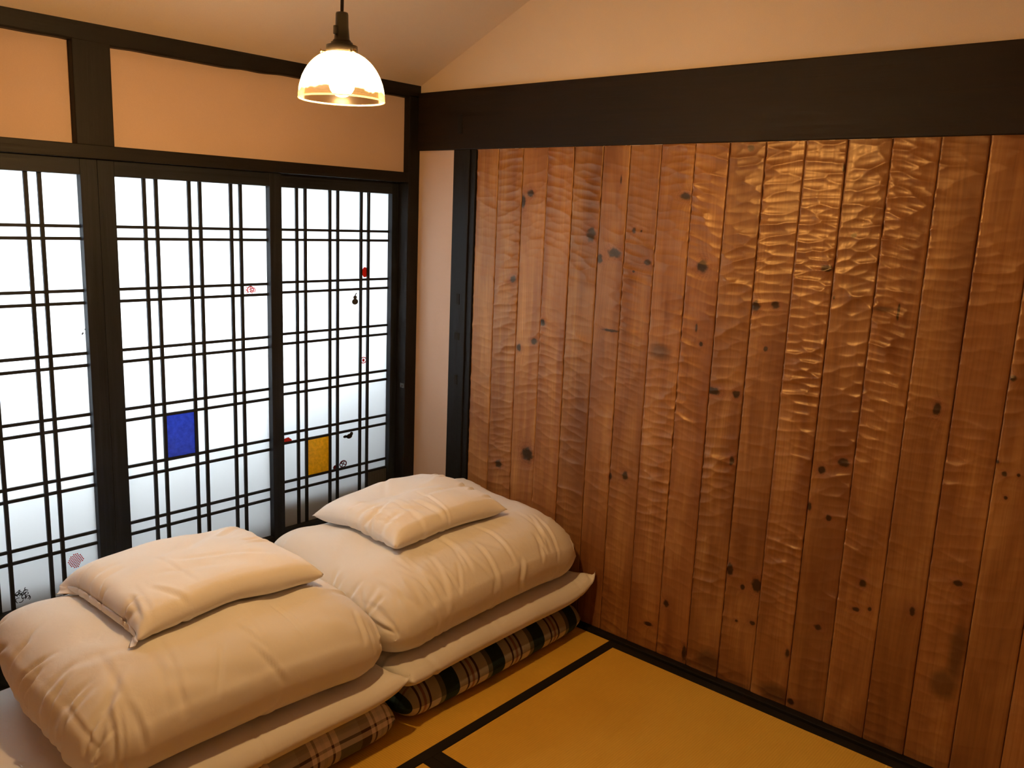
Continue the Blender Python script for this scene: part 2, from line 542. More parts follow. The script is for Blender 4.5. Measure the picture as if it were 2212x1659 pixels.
knots(1480, 280, .3315, [(1290, 1170, 70, 20)], ST)
knots(1500, 820, .5057, [(60, 1200, 60, 50), (350, 1340, 70, 40)], ST)
KN = np.array(KN); ST = np.array(ST)
PZ0, PZ1 = 0.012, 1.803


def make_plank(k, yh, yl):
    r = np.random.default_rng(100 + k)
    seen = yl > -2.75
    dy = 0.0031 if seen else 0.02
    dz = 0.0030 if seen else 0.05
    gap = 0.0007
    a, b = yh - gap, yl + gap
    ny = max(4, int(round((a - b) / dy)))
    nz = int((PZ1 - PZ0) / dz)
    Y, Z = np.meshgrid(np.linspace(a, b, ny), np.linspace(PZ0, PZ1, nz), indexing='ij')
    # gouge cuts: overlapping shallow dishes, their lower envelope leaves sharp ridges
    cw, ch = r.uniform(0.046, 0.064), r.uniform(0.026, 0.035)
    cols = np.arange(b - cw, a + cw * 1.1, cw)
    rows = np.arange(PZ0 - ch, PZ1 + ch, ch)
    best = np.full(Y.shape, 9.0)
    tilt = r.uniform(-0.22, 0.22)
    for cx in cols:
        sh = r.uniform(0, ch)
        for cz in rows:
            jy, jz = cx + r.normal(0, cw * 0.22), cz + sh + r.normal(0, ch * 0.22)
            lo, hi = np.searchsorted(Z[0], (jz - 2.6 * ch, jz + 2.6 * ch))
            if hi <= lo: continue
            u = (Y[:, lo:hi] - jy) / (cw * 0.62)
            w = (Z[:, lo:hi] - jz + tilt * (Y[:, lo:hi] - jy)) / (ch * 0.62)
            w = w + 0.22 * w * np.abs(w) * 0.5 + 0.12
            best[:, lo:hi] = np.minimum(best[:, lo:hi], 0.42 * u * u + w * w + r.normal(0, 0.22) * u + r.normal(0, 0.22) * w + r.uniform(-.22, .22))
    best = np.clip(best, -0.4, 1.5)
    env = 0.72 + 0.5 * noise1(r, nz, 60)[None, :] + 0.25 * noise1(r, nz, 14)[None, :]
    side = 0.85 + 0.35 * np.sin((Y - b) / (a - b) * 3.0 + r.uniform(0, 6))
    strength = [0.9, 1.0, 0.6, 1.0, 0.85, 0.6, 0.75, 1.05, 1.15, 1.15, 1.0, 1.2, 0.9, 0.85, 1.0, 0.85, 0.8][k % 17]
    low = 0.55 + 0.45 * np.clip((Z - 0.15) / 0.7, 0, 1)
    h = 0.0044 * strength * np.clip(env * side, 0.4, 1.3) * low * best
    # slightly rounded edges, plank face cupped at random
    e = np.minimum(a - Y, Y - b)
    h = h - 0.0016 * np.exp(-(e / 0.0018) ** 2) + r.uniform(-0.001, 0.0012)
    # knots swell a little
    kd = np.full(Y.shape, 9.0); sd = np.full(Y.shape, 9.0)
    for (qy, qz, ry, rz) in KN:
        if qy > a + 0.1 or qy < b - 0.1: continue
        if not (b - 0.006 < qy < a + 0.006): continue
        kd = np.minimum(kd, np.sqrt(((Y - qy) / max(ry, 0.003)) ** 2 + ((Z - qz) / max(rz, 0.003)) ** 2))
    for (qy, qz, ry, rz) in ST:
        if b - 0.03 < qy < a + 0.03:
            sd = np.minimum(sd, np.sqrt(((Y - qy) / ry) ** 2 + ((Z - qz) / rz) ** 2))
    X = -h
    front = np.stack([X, Y, Z], -1).reshape(-1, 3)
    idx = np.arange(ny * nz).reshape(ny, nz)
    q = np.stack([idx[:-1, :-1], idx[:-1, 1:], idx[1:, 1:], idx[1:, :-1]], -1).reshape(-1, 4)
    faces = q.tolist()
    # sides and back
    ring = list(idx[:, 0]) + list(idx[-1, 1:]) + list(idx[-2::-1, -1]) + list(idx[0, -2:0:-1])
    base = len(front)
    backv = [(0.0145, front[i][1], front[i][2]) for i in ring]
    nr = len(ring)
    for i in range(nr):
        j = (i + 1) % nr
        faces.append((int(ring[i]), int(ring[j]), base + j, base + i))
    faces.append(tuple(range(base, base + nr)))
    verts = np.concatenate([front, np.array(backv)])
    me = bpy.data.meshes.new('plank')
    side = np.array(faces[len(q):-1], dtype=np.int32)
    loops = np.concatenate([q.reshape(-1), side.reshape(-1), np.array(faces[-1])]).astype(np.int32)
    tot = np.array([4] * (len(q) + len(side)) + [nr], dtype=np.int32)
    start = np.concatenate([[0], np.cumsum(tot)[:-1]]).astype(np.int32)
    me.vertices.add(len(verts)); me.loops.add(len(loops)); me.polygons.add(len(tot))
    me.vertices.foreach_set('co', verts.astype(np.float32).reshape(-1))
    me.loops.foreach_set('vertex_index', loops)
    me.polygons.foreach_set('loop_start', start)
    me.polygons.foreach_set('loop_total', tot)
    me.update(calc_edges=True)
    me.materials.append(PLANK)
    o = bpy.data.objects.new('plank', me)
    COL.objects.link(o)
    o.parent = wr
    sm = np.zeros(len(me.polygons), bool); sm[:len(q)] = True
    me.polygons.foreach_set('use_smooth', sm)
    for nm, arr in (('knot', kd), ('stain', sd)):
        at = me.attributes.new(nm, 'FLOAT', 'POINT')
        full = np.full(len(verts), 9.0); full[:ny * nz] = arr.reshape(-1)
        at.data.foreach_set('value', full)
    return o


for k in range(len(joints) - 1):
    make_plank(k, joints[k], joints[k + 1])

# ------------------------------------------------------------------ floor with tatami mats
fl = box('floor', XL - 0.1, 0.1, YN - 0.1, 0.14, -0.12, -0.05, HERI)
tag(fl, 'tatami mat floor with black cloth borders', 'floor', kind='structure')


def mat_piece(x0, x1, y0, y1, along):
    """one rush mat with cloth borders on its two long sides"""
    hw = 0.036
    m = box('tatami_mat', x0, x1, y0, y1, -0.05, 0.0, TAT_Y if along == 'Y' else TAT_X, fl, 0.002)
    if along == 'Y':
        box('cloth_border', x0, x0 + hw, y0, y1, -0.045, 0.0012, HERI, m)
        box('cloth_border', x1 - hw, x1, y0, y1, -0.045, 0.0012, HERI, m)
    else:
        box('cloth_border', x0, x1, y0, y0 + hw, -0.045, 0.0012, HERI, m)
        box('cloth_border', x0, x1, y1 - hw, y1, -0.045, 0.0012, HERI, m)
    return m


mat_piece(-1.86, -0.031, -1.166, -0.0605, 'X')          # under the bedding
mat_piece(-3.6, -1.861, -1.166, -0.0605, 'X')
g = 0.0008
mat_piece(-0.9805, -0.0155 - 0.0155, -2.90, -1.1665, 'Y')
mat_piece(-1.905, -0.9815, -2.90, -1.1665, 'Y')
mat_piece(-2.83, -1.906, -2.90, -1.1665, 'Y')
mat_piece(-3.6, -2.831, -2.90, -1.1665, 'Y')
mat_piece(-1.86, -0.031, -3.75, -2.901, 'X')
mat_piece(-3.6, -1.861, -3.75, -2.901, 'X')

# ------------------------------------------------------------------ lattice doors
ZROW = [1.4606, 1.4225, 1.2599, 1.221, 1.059, 1.0197, .8576, .8186, .656, .6169, .4553, .415]
GT, GB = 1.618, 0.262          # glazed opening
RAIL_T, RAIL_B = 1.667, 0.022
BW_V, BW_H, BD = 0.0118, 0.0098, 0.008


def door(name, label, xs, gl, gr, lw, rw, yl):
    """yl: front plane of the lattice bars; the frame stands 18 mm proud of it"""
    yf, yb = yl - 0.018, yl + 0.022
    r = empty(name, ((gl + gr) / 2, (yf + yb) / 2, RAIL_B))
    tag(r, label, 'sliding door', kind='structure')
    box('stile', gl - lw, gl, yf, yb, RAIL_B, RAIL_T, DOOR_Z, r, 0.0015)
    box('stile', gr, gr + rw, yf, yb, RAIL_B, RAIL_T, DOOR_Z, r, 0.0015)
    box('top_rail', gl, gr, yf + 0.0005, yb, GT, RAIL_T, DOOR_X, r, 0.0015)
    box('bottom_rail', gl, gr, yf + 0.0005, yb, RAIL_B, GB, DOOR_X, r, 0.0015)
    vb = hb = None
    for x in xs:
        if vb is None: vb = box('vertical_bar', x - BW_V / 2, x + BW_V / 2, yl, yl + BD, GB, GT, DOOR_Z, r); x00 = x
        else: share('vertical_bar', vb, (x - x00, 0, 0), r)
    for z in ZROW:
        if hb is None: hb = box('horizontal_bar', gl, gr, yl + 0.0006, yl + BD - 0.0006, z - BW_H / 2, z + BW_H / 2, DOOR_X, r); z00 = z
        else: share('horizontal_bar', hb, (0, 0, z - z00), r)
    box('frosted_pane', gl, gr, yl + BD + 0.0002, yl + BD + 0.0042, GB, GT, FROST, r)
    return r


YD, YD3 = 0.04, 0.0787
d1x = [-1.851, -1.812, -1.6945, -1.655, -1.5369, -1.4982]
d2x = [-1.1785, -1.1379, -1.0217, -.982, -.8639, -.8259]
d3x = [-.5604, -.5213, -.4036, -.3648, -.2452, -.2061]
D1 = door('door_1', 'frosted lattice door without any coloured pane, beyond the strut', d1x, -1.951, -1.387, 0.05, 0.0525, YD)
D2 = door('door_2', 'frosted lattice door with one blue pane', d2x, -1.2815, -0.7178, 0.0525, 0.0508, YD)
D3 = door('door_3', 'frosted lattice door with one orange pane, beside the corner post', d3x, -0.6602, -0.096, 0.045, 0.034, YD3)
# coloured panes, set in front of the frosted sheet
hv, hh = BW_V / 2, BW_H / 2
b_ = box('coloured_pane', d2x[1] + hv, d2x[2] - hv, YD + BD - 0.0028, YD + BD - 0.0002, ZROW[8] + hh, ZROW[7] - hh, BLUE_P, D2)
b_['label'] = 'mottled blue glass pane'
b_ = box('coloured_pane', d3x[1] + hv, d3x[2] - hv, YD3 + BD - 0.0028, YD3 + BD - 0.0002, ZROW[10] + hh, ZROW[9] - hh, ORANGE_P, D3)
b_['label'] = 'mottled orange glass pane'
# perforated vent in the lowest corner cell of door 3
vz0, vz1, vx0, vx1 = GB, ZROW[11] - hh, d3x[5] + hv, -0.096
v_, f_ = box_vf(vx0, vx1, YD3 + BD - 0.0065, YD3 + BD - 0.0025, vz0, vz1)
vent = obj('vent_grille', v_, f_, VENT_M, D3)
gv, gf = [], []
nc, nr_ = 11, 22
for i in range(nc):
    for j in range(nr_):
        cx = vx0 + (i + 0.5) * (vx1 - vx0) / nc
        cz = vz0 + (j + 0.5) * (vz1 - vz0) / nr_
        a_, f2 = box_vf(cx - 0.0031, cx + 0.0031, YD3 + BD - 0.0078, YD3 + BD - 0.0064, cz - 0.0022, cz + 0.0022)
        gf += [tuple(q + len(gv) for q in ff) for ff in f2]
        gv += a_
st = obj('grille_studs', gv, gf, m_simple('grille_stud', (0.10, 0.10, 0.095), 0.5, 0.4, 90), vent)
st['kind'] = 'stuff'


# ---- small printed motifs on the frosted panes
def motif(parent, ypane, px, py, polys, mat, s=(0.0016, 0.0016)):
    """polys: list of 2-D outlines in photograph pixels about (px, py)"""
    c = back(px, py, 1, ypane)
    v, f = [], []
    for pl in polys:
        n = len(pl); b0 = len(v)
        v += [(c[0] + x * s[0], ypane - 0.0006, c[2] - y * s[1]) for x, y in pl]
        v += [(c[0] + x * s[0], ypane - 0.0001, c[2] - y * s[1]) for x, y in pl]
        f.append(tuple(b0 + i for i in range(n)))
        f.append(tuple(b0 + n + i for i in reversed(range(n))))
        f += [(b0 + i, b0 + n + i, b0 + n + (i + 1) % n, b0 + (i + 1) % n) for i in range(n)]
    return obj('printed_motif', v, f, mat, parent)


def disc(cx, cy_, rx, ry, n=16, ph=0.0):
    return [(cx + rx * math.cos(ph + 2 * math.pi * k / n), cy_ + ry * math.sin(ph + 2 * math.pi * k / n)) for k in range(n)]


def stroke(pts, w):
    out = []
    for (x0, y0), (x1, y1) in zip(pts[:-1], pts[1:]):
        L = math.hypot(x1 - x0, y1 - y0) or 1
        nx, ny_ = -(y1 - y0) / L * w / 2, (x1 - x0) / L * w / 2
        out.append([(x0 + nx, y0 + ny_), (x1 + nx, y1 + ny_), (x1 - nx, y1 - ny_), (x0 - nx, y0 - ny_)])
    return out


P12, P3 = YD + BD, YD3 + BD
S1, S2, S3 = (0.00148, 0.00150), (0.00166, 0.00158), (0.0022, 0.0018)      # metres per photograph pixel on each door
arc = lambda cx, cy_, r, a0, a1, n=8: [(cx + r * math.cos(a0 + (a1 - a0) * k / n), cy_ + r * math.sin(a0 + (a1 - a0) * k / n)) for k in range(n + 1)]
mo = []
# red stamp of strokes (door 2)
mo += stroke(arc(0, 0, 8, 2.2, 7.2), 2.8) + stroke([(-4, -1), (6, -3)], 2.4) + stroke([(-3, 4), (6, 2)], 2.4) + stroke([(1, -7), (1, 7)], 2.4)
mo += stroke([(-14, -3), (-9, 0)], 1.6) + stroke([(-14, 3), (-9, 1)], 1.6) + stroke([(-12, -8), (-7, -4)], 1.6) + stroke([(-10, 8), (-6, 4)], 1.6)
mo += stroke([(9, -5), (12, 0), (10, 6)], 2.2) + stroke([(-4, -8), (-2, -4)], 1.5) + stroke([(4, 9), (3, 5)], 1.5)
motif(D2, P12, 541, 626, mo, RED_INK, S2)
motif(D3, P3, 788, 588, [disc(0, 0, 7, 12)], RED_INK, S3)
motif(D3, P3, 785, 778, stroke(arc(0, 0, 7, 0, 6.3, 12), 2.2) + [disc(0, 0, 3, 4)], RED_INK, S3)
motif(D3, P3, 767, 647, [disc(0, 5, 7.5, 7), disc(0, -5, 4.5, 4.5)] + stroke([(0, -8), (1, -12), (4, -15)], 2.4), GREY_INK, S3)
motif(D3, P3, 622, 950, [[(-9, 5), (-8, -4), (1, -6), (8, 1), (8, 4)]], RED_INK, S3)
motif(D3, P3, 751, 942, [disc(4, 1, 7, 6), disc(-6, 0, 5, 3.4), disc(9, -4, 4, 5)] + stroke([(-6, 0), (3, 4)], 4.0), GREY_INK, S3)
motif(D3, P3, 741, 1002, stroke(arc(0, 0, 8, 0, 6.3, 12), 2.4) + stroke([(-6, -3), (6, 3)], 2.2) + stroke([(-3, 6), (3, -6)], 2.2) + stroke([(-9, 0), (0, -7)], 2.0), MAROON_INK, S3)
motif(D3, P3, 724, 1010, [disc(0, 0, 5, 6)], MAROON_INK, S3)
dots = []
for j in range(-4, 5):
    for i in range(-4, 5):
        x, y = i * 4.0 + (j % 2) * 2.0, j * 3.7
        if x * x + y * y < 16.2 ** 2 and not (x > 8 and y > 6): dots.append(disc(x, y, 1.75, 1.5, 6))
motif(D1, P12, 164, 1211, dots, RED_INK, S1)
motif(D1, P12, 182, 716, stroke([(-5, 6), (-2, 2)], 3) + stroke([(1, -3), (4, -7), (7, -2)], 2.2) + stroke([(2, 3), (6, 7)], 2.2), BLACK_INK)
rr = random.Random(4)
scr = []
for k in range(26):
    a0 = rr.uniform(0, 6.28); x, y = rr.uniform(-12, 12), rr.uniform(-12, 12)
    scr += stroke(arc(x, y, rr.uniform(3, 6), a0, a0 + rr.uniform(1.5, 3), 4), 1.5)
motif(D1, P12, 49, 1284, scr, BLACK_INK, S1)

# ------------------------------------------------------------------ outside, seen only as soft shade on the frosted panes
tag(box('wall_outside', -3.6, 0.4, 0.140, 0.25, -0.4, 0.44, CONCRETE), 'low concrete wall outside the frosted doors', 'wall', kind='structure')
tag(box('floor_outside', -9, 6, 0.25, 9, -0.45, -0.4, GRAVEL), 'gravel ground outside the frosted doors', 'ground', kind='structure')
tag(box('wall_sky_blocker', -6, 3, 0.58, 0.68, -0.4, 1.02, CONCRETE), 'unseen wall added outside to dim the lower frosted panes', 'wall', kind='structure')  # added unseen blocker: cuts off low sky so the panes darken gradually downwards
tag(box('trim_10', -0.10, 0.5, 0.135, 0.75, -0.4, 1.9, DARK_Z), 'dark timber post outside the doors by the corner', 'post', kind='structure')
tag(prism_x('ceiling_outside', [(0.125, 2.06), (0.75, 1.80), (0.75, 1.86), (0.125, 2.14)], -3.6, 0.6, DARK_X), 'dark eave outside the doors', 'eave', kind='structure')


# ------------------------------------------------------------------ soft bedding: cloth bags relaxed by position-based dynamics
def heightfield(bags, x0, x1, y0, y1, step=0.01, base=0.0):
    """height map of the tops of the bags already laid down"""
    nx, ny = int((x1 - x0) / step) + 2, int((y1 - y0) / step) + 2
    H = np.full((nx, ny), base)
    for P in bags:
        A = P[0]
        k = 4
        for a in range(k):
            for b in range(k):
                u, v = a / k, b / k
                Q = (A[:-1, :-1] * (1 - u) + A[1:, :-1] * u) * (1 - v) + (A[:-1, 1:] * (1 - u) + A[1:, 1:] * u) * v
                i = np.clip(((Q[..., 0] - x0) / step).round().astype(int), 0, nx - 1)
                j = np.clip(((Q[..., 1] - y0) / step).round().astype(int), 0, ny - 1)
                np.maximum.at(H, (i, j), Q[..., 2])

    def f(X, Y):
        u = np.clip((X - x0) / step, 0, nx - 1.001); v = np.clip((Y - y0) / step, 0, ny - 1.001)
        i = u.astype(int); j = v.astype(int); a = u - i; b = v - j
        return (H[i, j] * (1 - a) + H[i + 1, j] * a) * (1 - b) + (H[i, j + 1] * (1 - a) + H[i + 1, j + 1] * a) * b
    return f


def smooth_noise(r, nx, ny, cell):
    kx, ky = int(nx / cell) + 3, int(ny / cell) + 3
    G = r.uniform(-1, 1, (kx, ky))
    u, v = np.meshgrid(np.arange(nx) / cell, np.arange(ny) / cell, indexing='ij')
    i = u.astype(int); j = v.astype(int); a = u - i; b = v - j
    a = a * a * (3 - 2 * a); b = b * b * (3 - 2 * b)
    return (G[i, j] * (1 - a) + G[i + 1, j] * a) * (1 - b) + (G[i, j + 1] * (1 - a) + G[i + 1, j + 1] * a) * b


def relax_bag(w, d, step, cx, cy_, H, thick, crown=0.15, z_top=None, steps=220, xmax=None, xmin=None, anchors=(), seed=0,
              flange=(0, 0, 0, 0), slack=(1.0, 1.0), bend=0.06, clear=0.003, crumple=0.004, shear=0.25, rz=0.0, uneven=0.06, press=30.0, lens=False, grav=9.8, shaped=None):
    """two cloth sheets of w x d metres sewn along their edges, blown out against a quilted filling of
    the given thickness and settled on the surface H"""
    r = np.random.default_rng(seed)
    nx, ny = int(w / step) + 1, int(d / step) + 1
    lx, ly = w / (nx - 1) * slack[0], d / (ny - 1) * slack[1]
    U, V = np.meshgrid(np.linspace(-.5, .5, nx), np.linspace(-.5, .5, ny), indexing='ij')
    c, s = math.cos(rz), math.sin(rz)
    R_ = thick / 2

    def roll(e):                     # distance along the cloth from the seam -> (inset, height share)
        th = np.clip(e / R_, 0, math.pi / 2)
        return np.where(e < R_ * math.pi / 2, R_ * (1 - np.cos(th)), R_ + e - R_ * math.pi / 2), np.sin(th)
    ex, ey = (0.5 - np.abs(U)) * w, (0.5 - np.abs(V)) * d
    ix, hx = roll(ex); iy, hy = roll(ey)
    fw_, fd_ = roll(np.array(w / 2))[0], roll(np.array(d / 2))[0]
    lxp = np.sign(U) * (fw_ - ix); lyp = np.sign(V) * (fd_ - iy)
    if lens: lxp, lyp, hx, hy = U * w * 0.93, V * d * 0.93, (1 - 4 * U * U).clip(0) ** 0.6, (1 - 4 * V * V).clip(0) ** 0.6
    dome = hx * hy
    if shaped is not None:           # plan rounded at the corners, ends rolled over the full thickness
        un, vn = lxp / fw_, lyp / fd_
        lxp = lxp * np.sqrt(1 - shaped * vn * vn * 0.5 * np.abs(un) ** 3); lyp = lyp * np.sqrt(1 - shaped * un * un * 0.5 * np.abs(vn) ** 3)
    X = cx + lxp * c - lyp * s; Y = cy_ + lxp * s + lyp * c
    z0 = float(np.median(H(X, Y))) + 0.003
    P = np.zeros((2, nx, ny, 3))
    P[:, ..., 0] = X; P[:, ..., 1] = Y
    P[0, ..., 2] = z0 + thick * (0.5 + 0.5 * dome); P[1, ..., 2] = z0 + thick * (0.5 - 0.5 * dome)
    vel = np.zeros_like(P)
    sgn = np.array([1.0, -1.0])[:, None, None]
    act = np.ones((nx, ny))
    fx0, fx1, fy0, fy1 = flange
    sx = (U + .5) * w; sy = (V + .5) * d
    fl_ = (sx < fx0) | (w - sx < fx1) | (sy < fy0) | (d - sy < fy1)
    act[fl_] = 0.0
    tm = thick * (1 - crown * (4 * U * U + 4 * V * V) * 0.5) * (1 + uneven * smooth_noise(r, nx, ny, 0.13 / step))
    tm[fl_] = 0.004
    tm = tm[..., None]
    dt = 0.008

    def weld():
        for e in (0, -1):
            m = P[:, e, :].mean(0); P[0, e, :] = m; P[1, e, :] = m
            m = P[:, :, e].mean(0); P[0, :, e] = m; P[1, :, e] = m

    def con(A, B, rest, kk):
        D = B - A
        L = np.sqrt((D * D).sum(-1, keepdims=True)) + 1e-9
        D *= (0.5 * kk) * (1 - rest / L)
        A += D; B -= D

    def dist(A, B):
        return np.sqrt(((A - B) ** 2).sum(-1, keepdims=True))
    if shaped is not None:           # the sewn cover already has the rounded slab shape
        RX = dist(P[:, 1:], P[:, :-1]) * slack[0]; RY = dist(P[:, :, 1:], P[:, :, :-1]) * slack[1]
        RD1 = dist(P[:, 1:, 1:], P[:, :-1, :-1]); RD2 = dist(P[:, 1:, :-1], P[:, :-1, 1:])
        BX = dist(P[:, 2:], P[:, :-2]); BY = dist(P[:, :, 2:], P[:, :, :-2])
    else:
        o1 = lambda a_, b_, v: np.full((2, a_, b_, 1), v)
        RX, RY = o1(nx - 1, ny, lx), o1(nx, ny - 1, ly)
        RD1 = RD2 = o1(nx - 1, ny - 1, math.hypot(lx, ly))
        BX, BY = o1(nx - 2, ny, 2 * lx), o1(nx, ny - 2, 2 * ly)
    P[..., 2] += smooth_noise(r, nx, ny, 6)[None] * crumple + smooth_noise(r, nx, ny, 2.5)[None] * crumple * 0.6
    LR = []
    for k in (5, 17):
        if k < nx: LR.append((1, k, sum(RX[:, i:RX.shape[1] - k + 1 + i] for i in range(k))))
        if k < ny: LR.append((2, k, sum(RY[:, :, i:RY.shape[2] - k + 1 + i] for i in range(k))))
    anc = [(0 if u < 0 else nx - 1 if u > 0 else nx // 2, 0 if v < 0 else ny - 1 if v > 0 else ny // 2, np.array(tg), kk) for u, v, tg, kk in anchors]
    for it in range(steps):
        old = P.copy()
        du = np.zeros_like(P); dv = np.zeros_like(P)
        du[:, 1:-1] = (P[:, 2:] - P[:, :-2]) * 0.5; du[:, 0] = P[:, 1] - P[:, 0]; du[:, -1] = P[:, -1] - P[:, -2]
        dv[:, :, 1:-1] = (P[:, :, 2:] - P[:, :, :-2]) * 0.5; dv[:, :, 0] = P[:, :, 1] - P[:, :, 0]; dv[:, :, -1] = P[:, :, -1] - P[:, :, -2]
        nrm = np.cross(du, dv) * sgn[..., None]
        acc = nrm / (lx * ly) * press * act[None, :, :, None]
        acc[..., 2] -= grav
        vel = (vel + acc * dt) * (0.95 if it < steps * 0.7 else 0.85)
        sp = np.sqrt((vel * vel).sum(-1, keepdims=True)); vel *= np.minimum(1.0, 0.9 / (sp + 1e-9))
        P += vel * dt
        for sub in range(5):
            for st_ in (0, 1):
                rr_ = RX[:, st_::2]; n_ = rr_.shape[1]
                con(P[:, st_:-1:2][:, :n_], P[:, st_ + 1::2][:, :n_], rr_, 1.0)
                rr_ = RY[:, :, st_::2]; n_ = rr_.shape[2]
                con(P[:, :, st_:-1:2][:, :, :n_], P[:, :, st_ + 1::2][:, :, :n_], rr_, 1.0)
            if sub % 2 == 0:
                for st_ in (0, 1):
                    n_ = RD1[:, st_::2].shape[1]
                    con(P[:, st_:-1:2, :-1][:, :n_], P[:, st_ + 1::2, 1:][:, :n_], RD1[:, st_::2], shear)
                    con(P[:, st_:-1:2, 1:][:, :n_], P[:, st_ + 1::2, :-1][:, :n_], RD2[:, st_::2], shear)
                for st_ in (0, 1, 2, 3):
                    rr_ = BX[:, st_::4]; n_ = rr_.shape[1]
                    con(P[:, st_:-2:4][:, :n_], P[:, st_ + 2::4][:, :n_], rr_, bend)
                    rr_ = BY[:, :, st_::4]; n_ = rr_.shape[2]
                    con(P[:, :, st_:-2:4][:, :, :n_], P[:, :, st_ + 2::4][:, :, :n_], rr_, bend)
            for ax_, k, rest in LR:          # no overall stretch
                A = P[:, :-k] if ax_ == 1 else P[:, :, :-k]
                B = P[:, k:] if ax_ == 1 else P[:, :, k:]
                D = B - A
                L = np.sqrt((D * D).sum(-1, keepdims=True)) + 1e-9
                D *= 0.3 * np.clip(1 - rest / L, 0, 1)
                A += D; B -= D
            # the filling: top and bottom sheets never further apart than its loft
            D = P[0] - P[1]
            L = np.sqrt((D * D).sum(-1, keepdims=True)) + 1e-9
            k_ = np.clip(1 - tm / L, 0, 1) * 0.5
            P[0] -= D * k_; P[1] += D * k_
            weld()
            for (i, j, tg, kk) in anc:
                P[:, i, j] += (tg - P[:, i, j]) * kk
            hz = H(P[..., 0], P[..., 1]) + clear
            below = P[..., 2] < hz
            P[..., 2] += np.clip(hz - P[..., 2], 0, 0.01)
            if z_top is not None: P[..., 2] = np.minimum(P[..., 2], np.maximum(z_top, hz))
            if xmax is not None: P[..., 0] = np.minimum(P[..., 0], xmax)
            if xmin is not None: P[..., 0] = np.maximum(P[..., 0], xmin)
        mid = P[0, 1:-1, 1:-1, 2] - P[1, 1:-1, 1:-1, 2]
        adj = np.where(mid < 0.002, (0.002 - mid) * 0.5, 0)
        P[0, 1:-1, 1:-1, 2] += adj; P[1, 1:-1, 1:-1, 2] -= adj
        vel = (P - old) / dt
        vel[..., :2][below] *= 0.5
    hz = H(P[..., 0], P[..., 1]) + clear
    P[..., 2] = np.maximum(P[..., 2], hz)
    return P, sx, sy


def upsample(P):
    for ax in (1, 2):
        n = P.shape[ax]
        A = np.moveaxis(P, ax, 0)
        B = np.empty((2 * n - 1,) + A.shape[1:])
        B[::2] = A
        m = (A[:-1] + A[1:]) * 0.5
        m[1:-1] = (A[1:-2] + A[2:-1]) * 0.5625 - (A[:-3] + A[3:]) * 0.0625
        B[1::2] = m
        P = np.moveaxis(B, 0, ax)
    return P.copy()


def up2(S):
    n, m = S.shape
    return np.linspace(0, S.max(), 2 * n - 1)[:, None] + np.zeros((1, 2 * m - 1)) if S[0, 0] == S[0, -1] else np.zeros((2 * n - 1, 1)) + np.linspace(0, S.max(), 2 * m - 1)[None, :]


def crease(P, sx, sy, lines):
    """lines: (layer mask, x0, y0, x1, y1, width, depth) in metres on the cloth; each a soft fold that tapers"""
    du = np.gradient(P, axis=1); dv = np.gradient(P, axis=2)
    nrm = np.cross(du, dv)
    nrm[1] *= -1
    nrm /= np.sqrt((nrm * nrm).sum(-1, keepdims=True)) + 1e-9
    for lay_, x0, y0, x1, y1, wd, dp in lines:
        L2 = (x1 - x0) ** 2 + (y1 - y0) ** 2
        t = ((sx - x0) * (x1 - x0) + (sy - y0) * (y1 - y0)) / L2
        tc = np.clip(t, 0, 1)
        d2 = (sx - x0 - tc * (x1 - x0)) ** 2 + (sy - y0 - tc * (y1 - y0)) ** 2
        sd = ((sx - x0) * (y1 - y0) - (sy - y0) * (x1 - x0)) / math.sqrt(L2)
        taper = np.sin(np.clip(t * 0.92 + 0.08, 0, 1) * math.pi) ** 0.7
        off = dp * taper * (-np.exp(-d2 / wd ** 2) + 0.55 * np.exp(-((sd - 1.7 * wd) ** 2) / wd ** 2 - np.clip(d2 - sd ** 2, 0, 9) / wd ** 2))
        for l in (0, 1):
            if lay_ & (1 << l): P[l] += nrm[l] * off[..., None]
    for e in (0, -1):
        m = P[:, e, :].mean(0); P[0, e, :] = m; P[1, e, :] = m
        m = P[:, :, e].mean(0); P[0, :, e] = m; P[1, :, e] = m
    return P


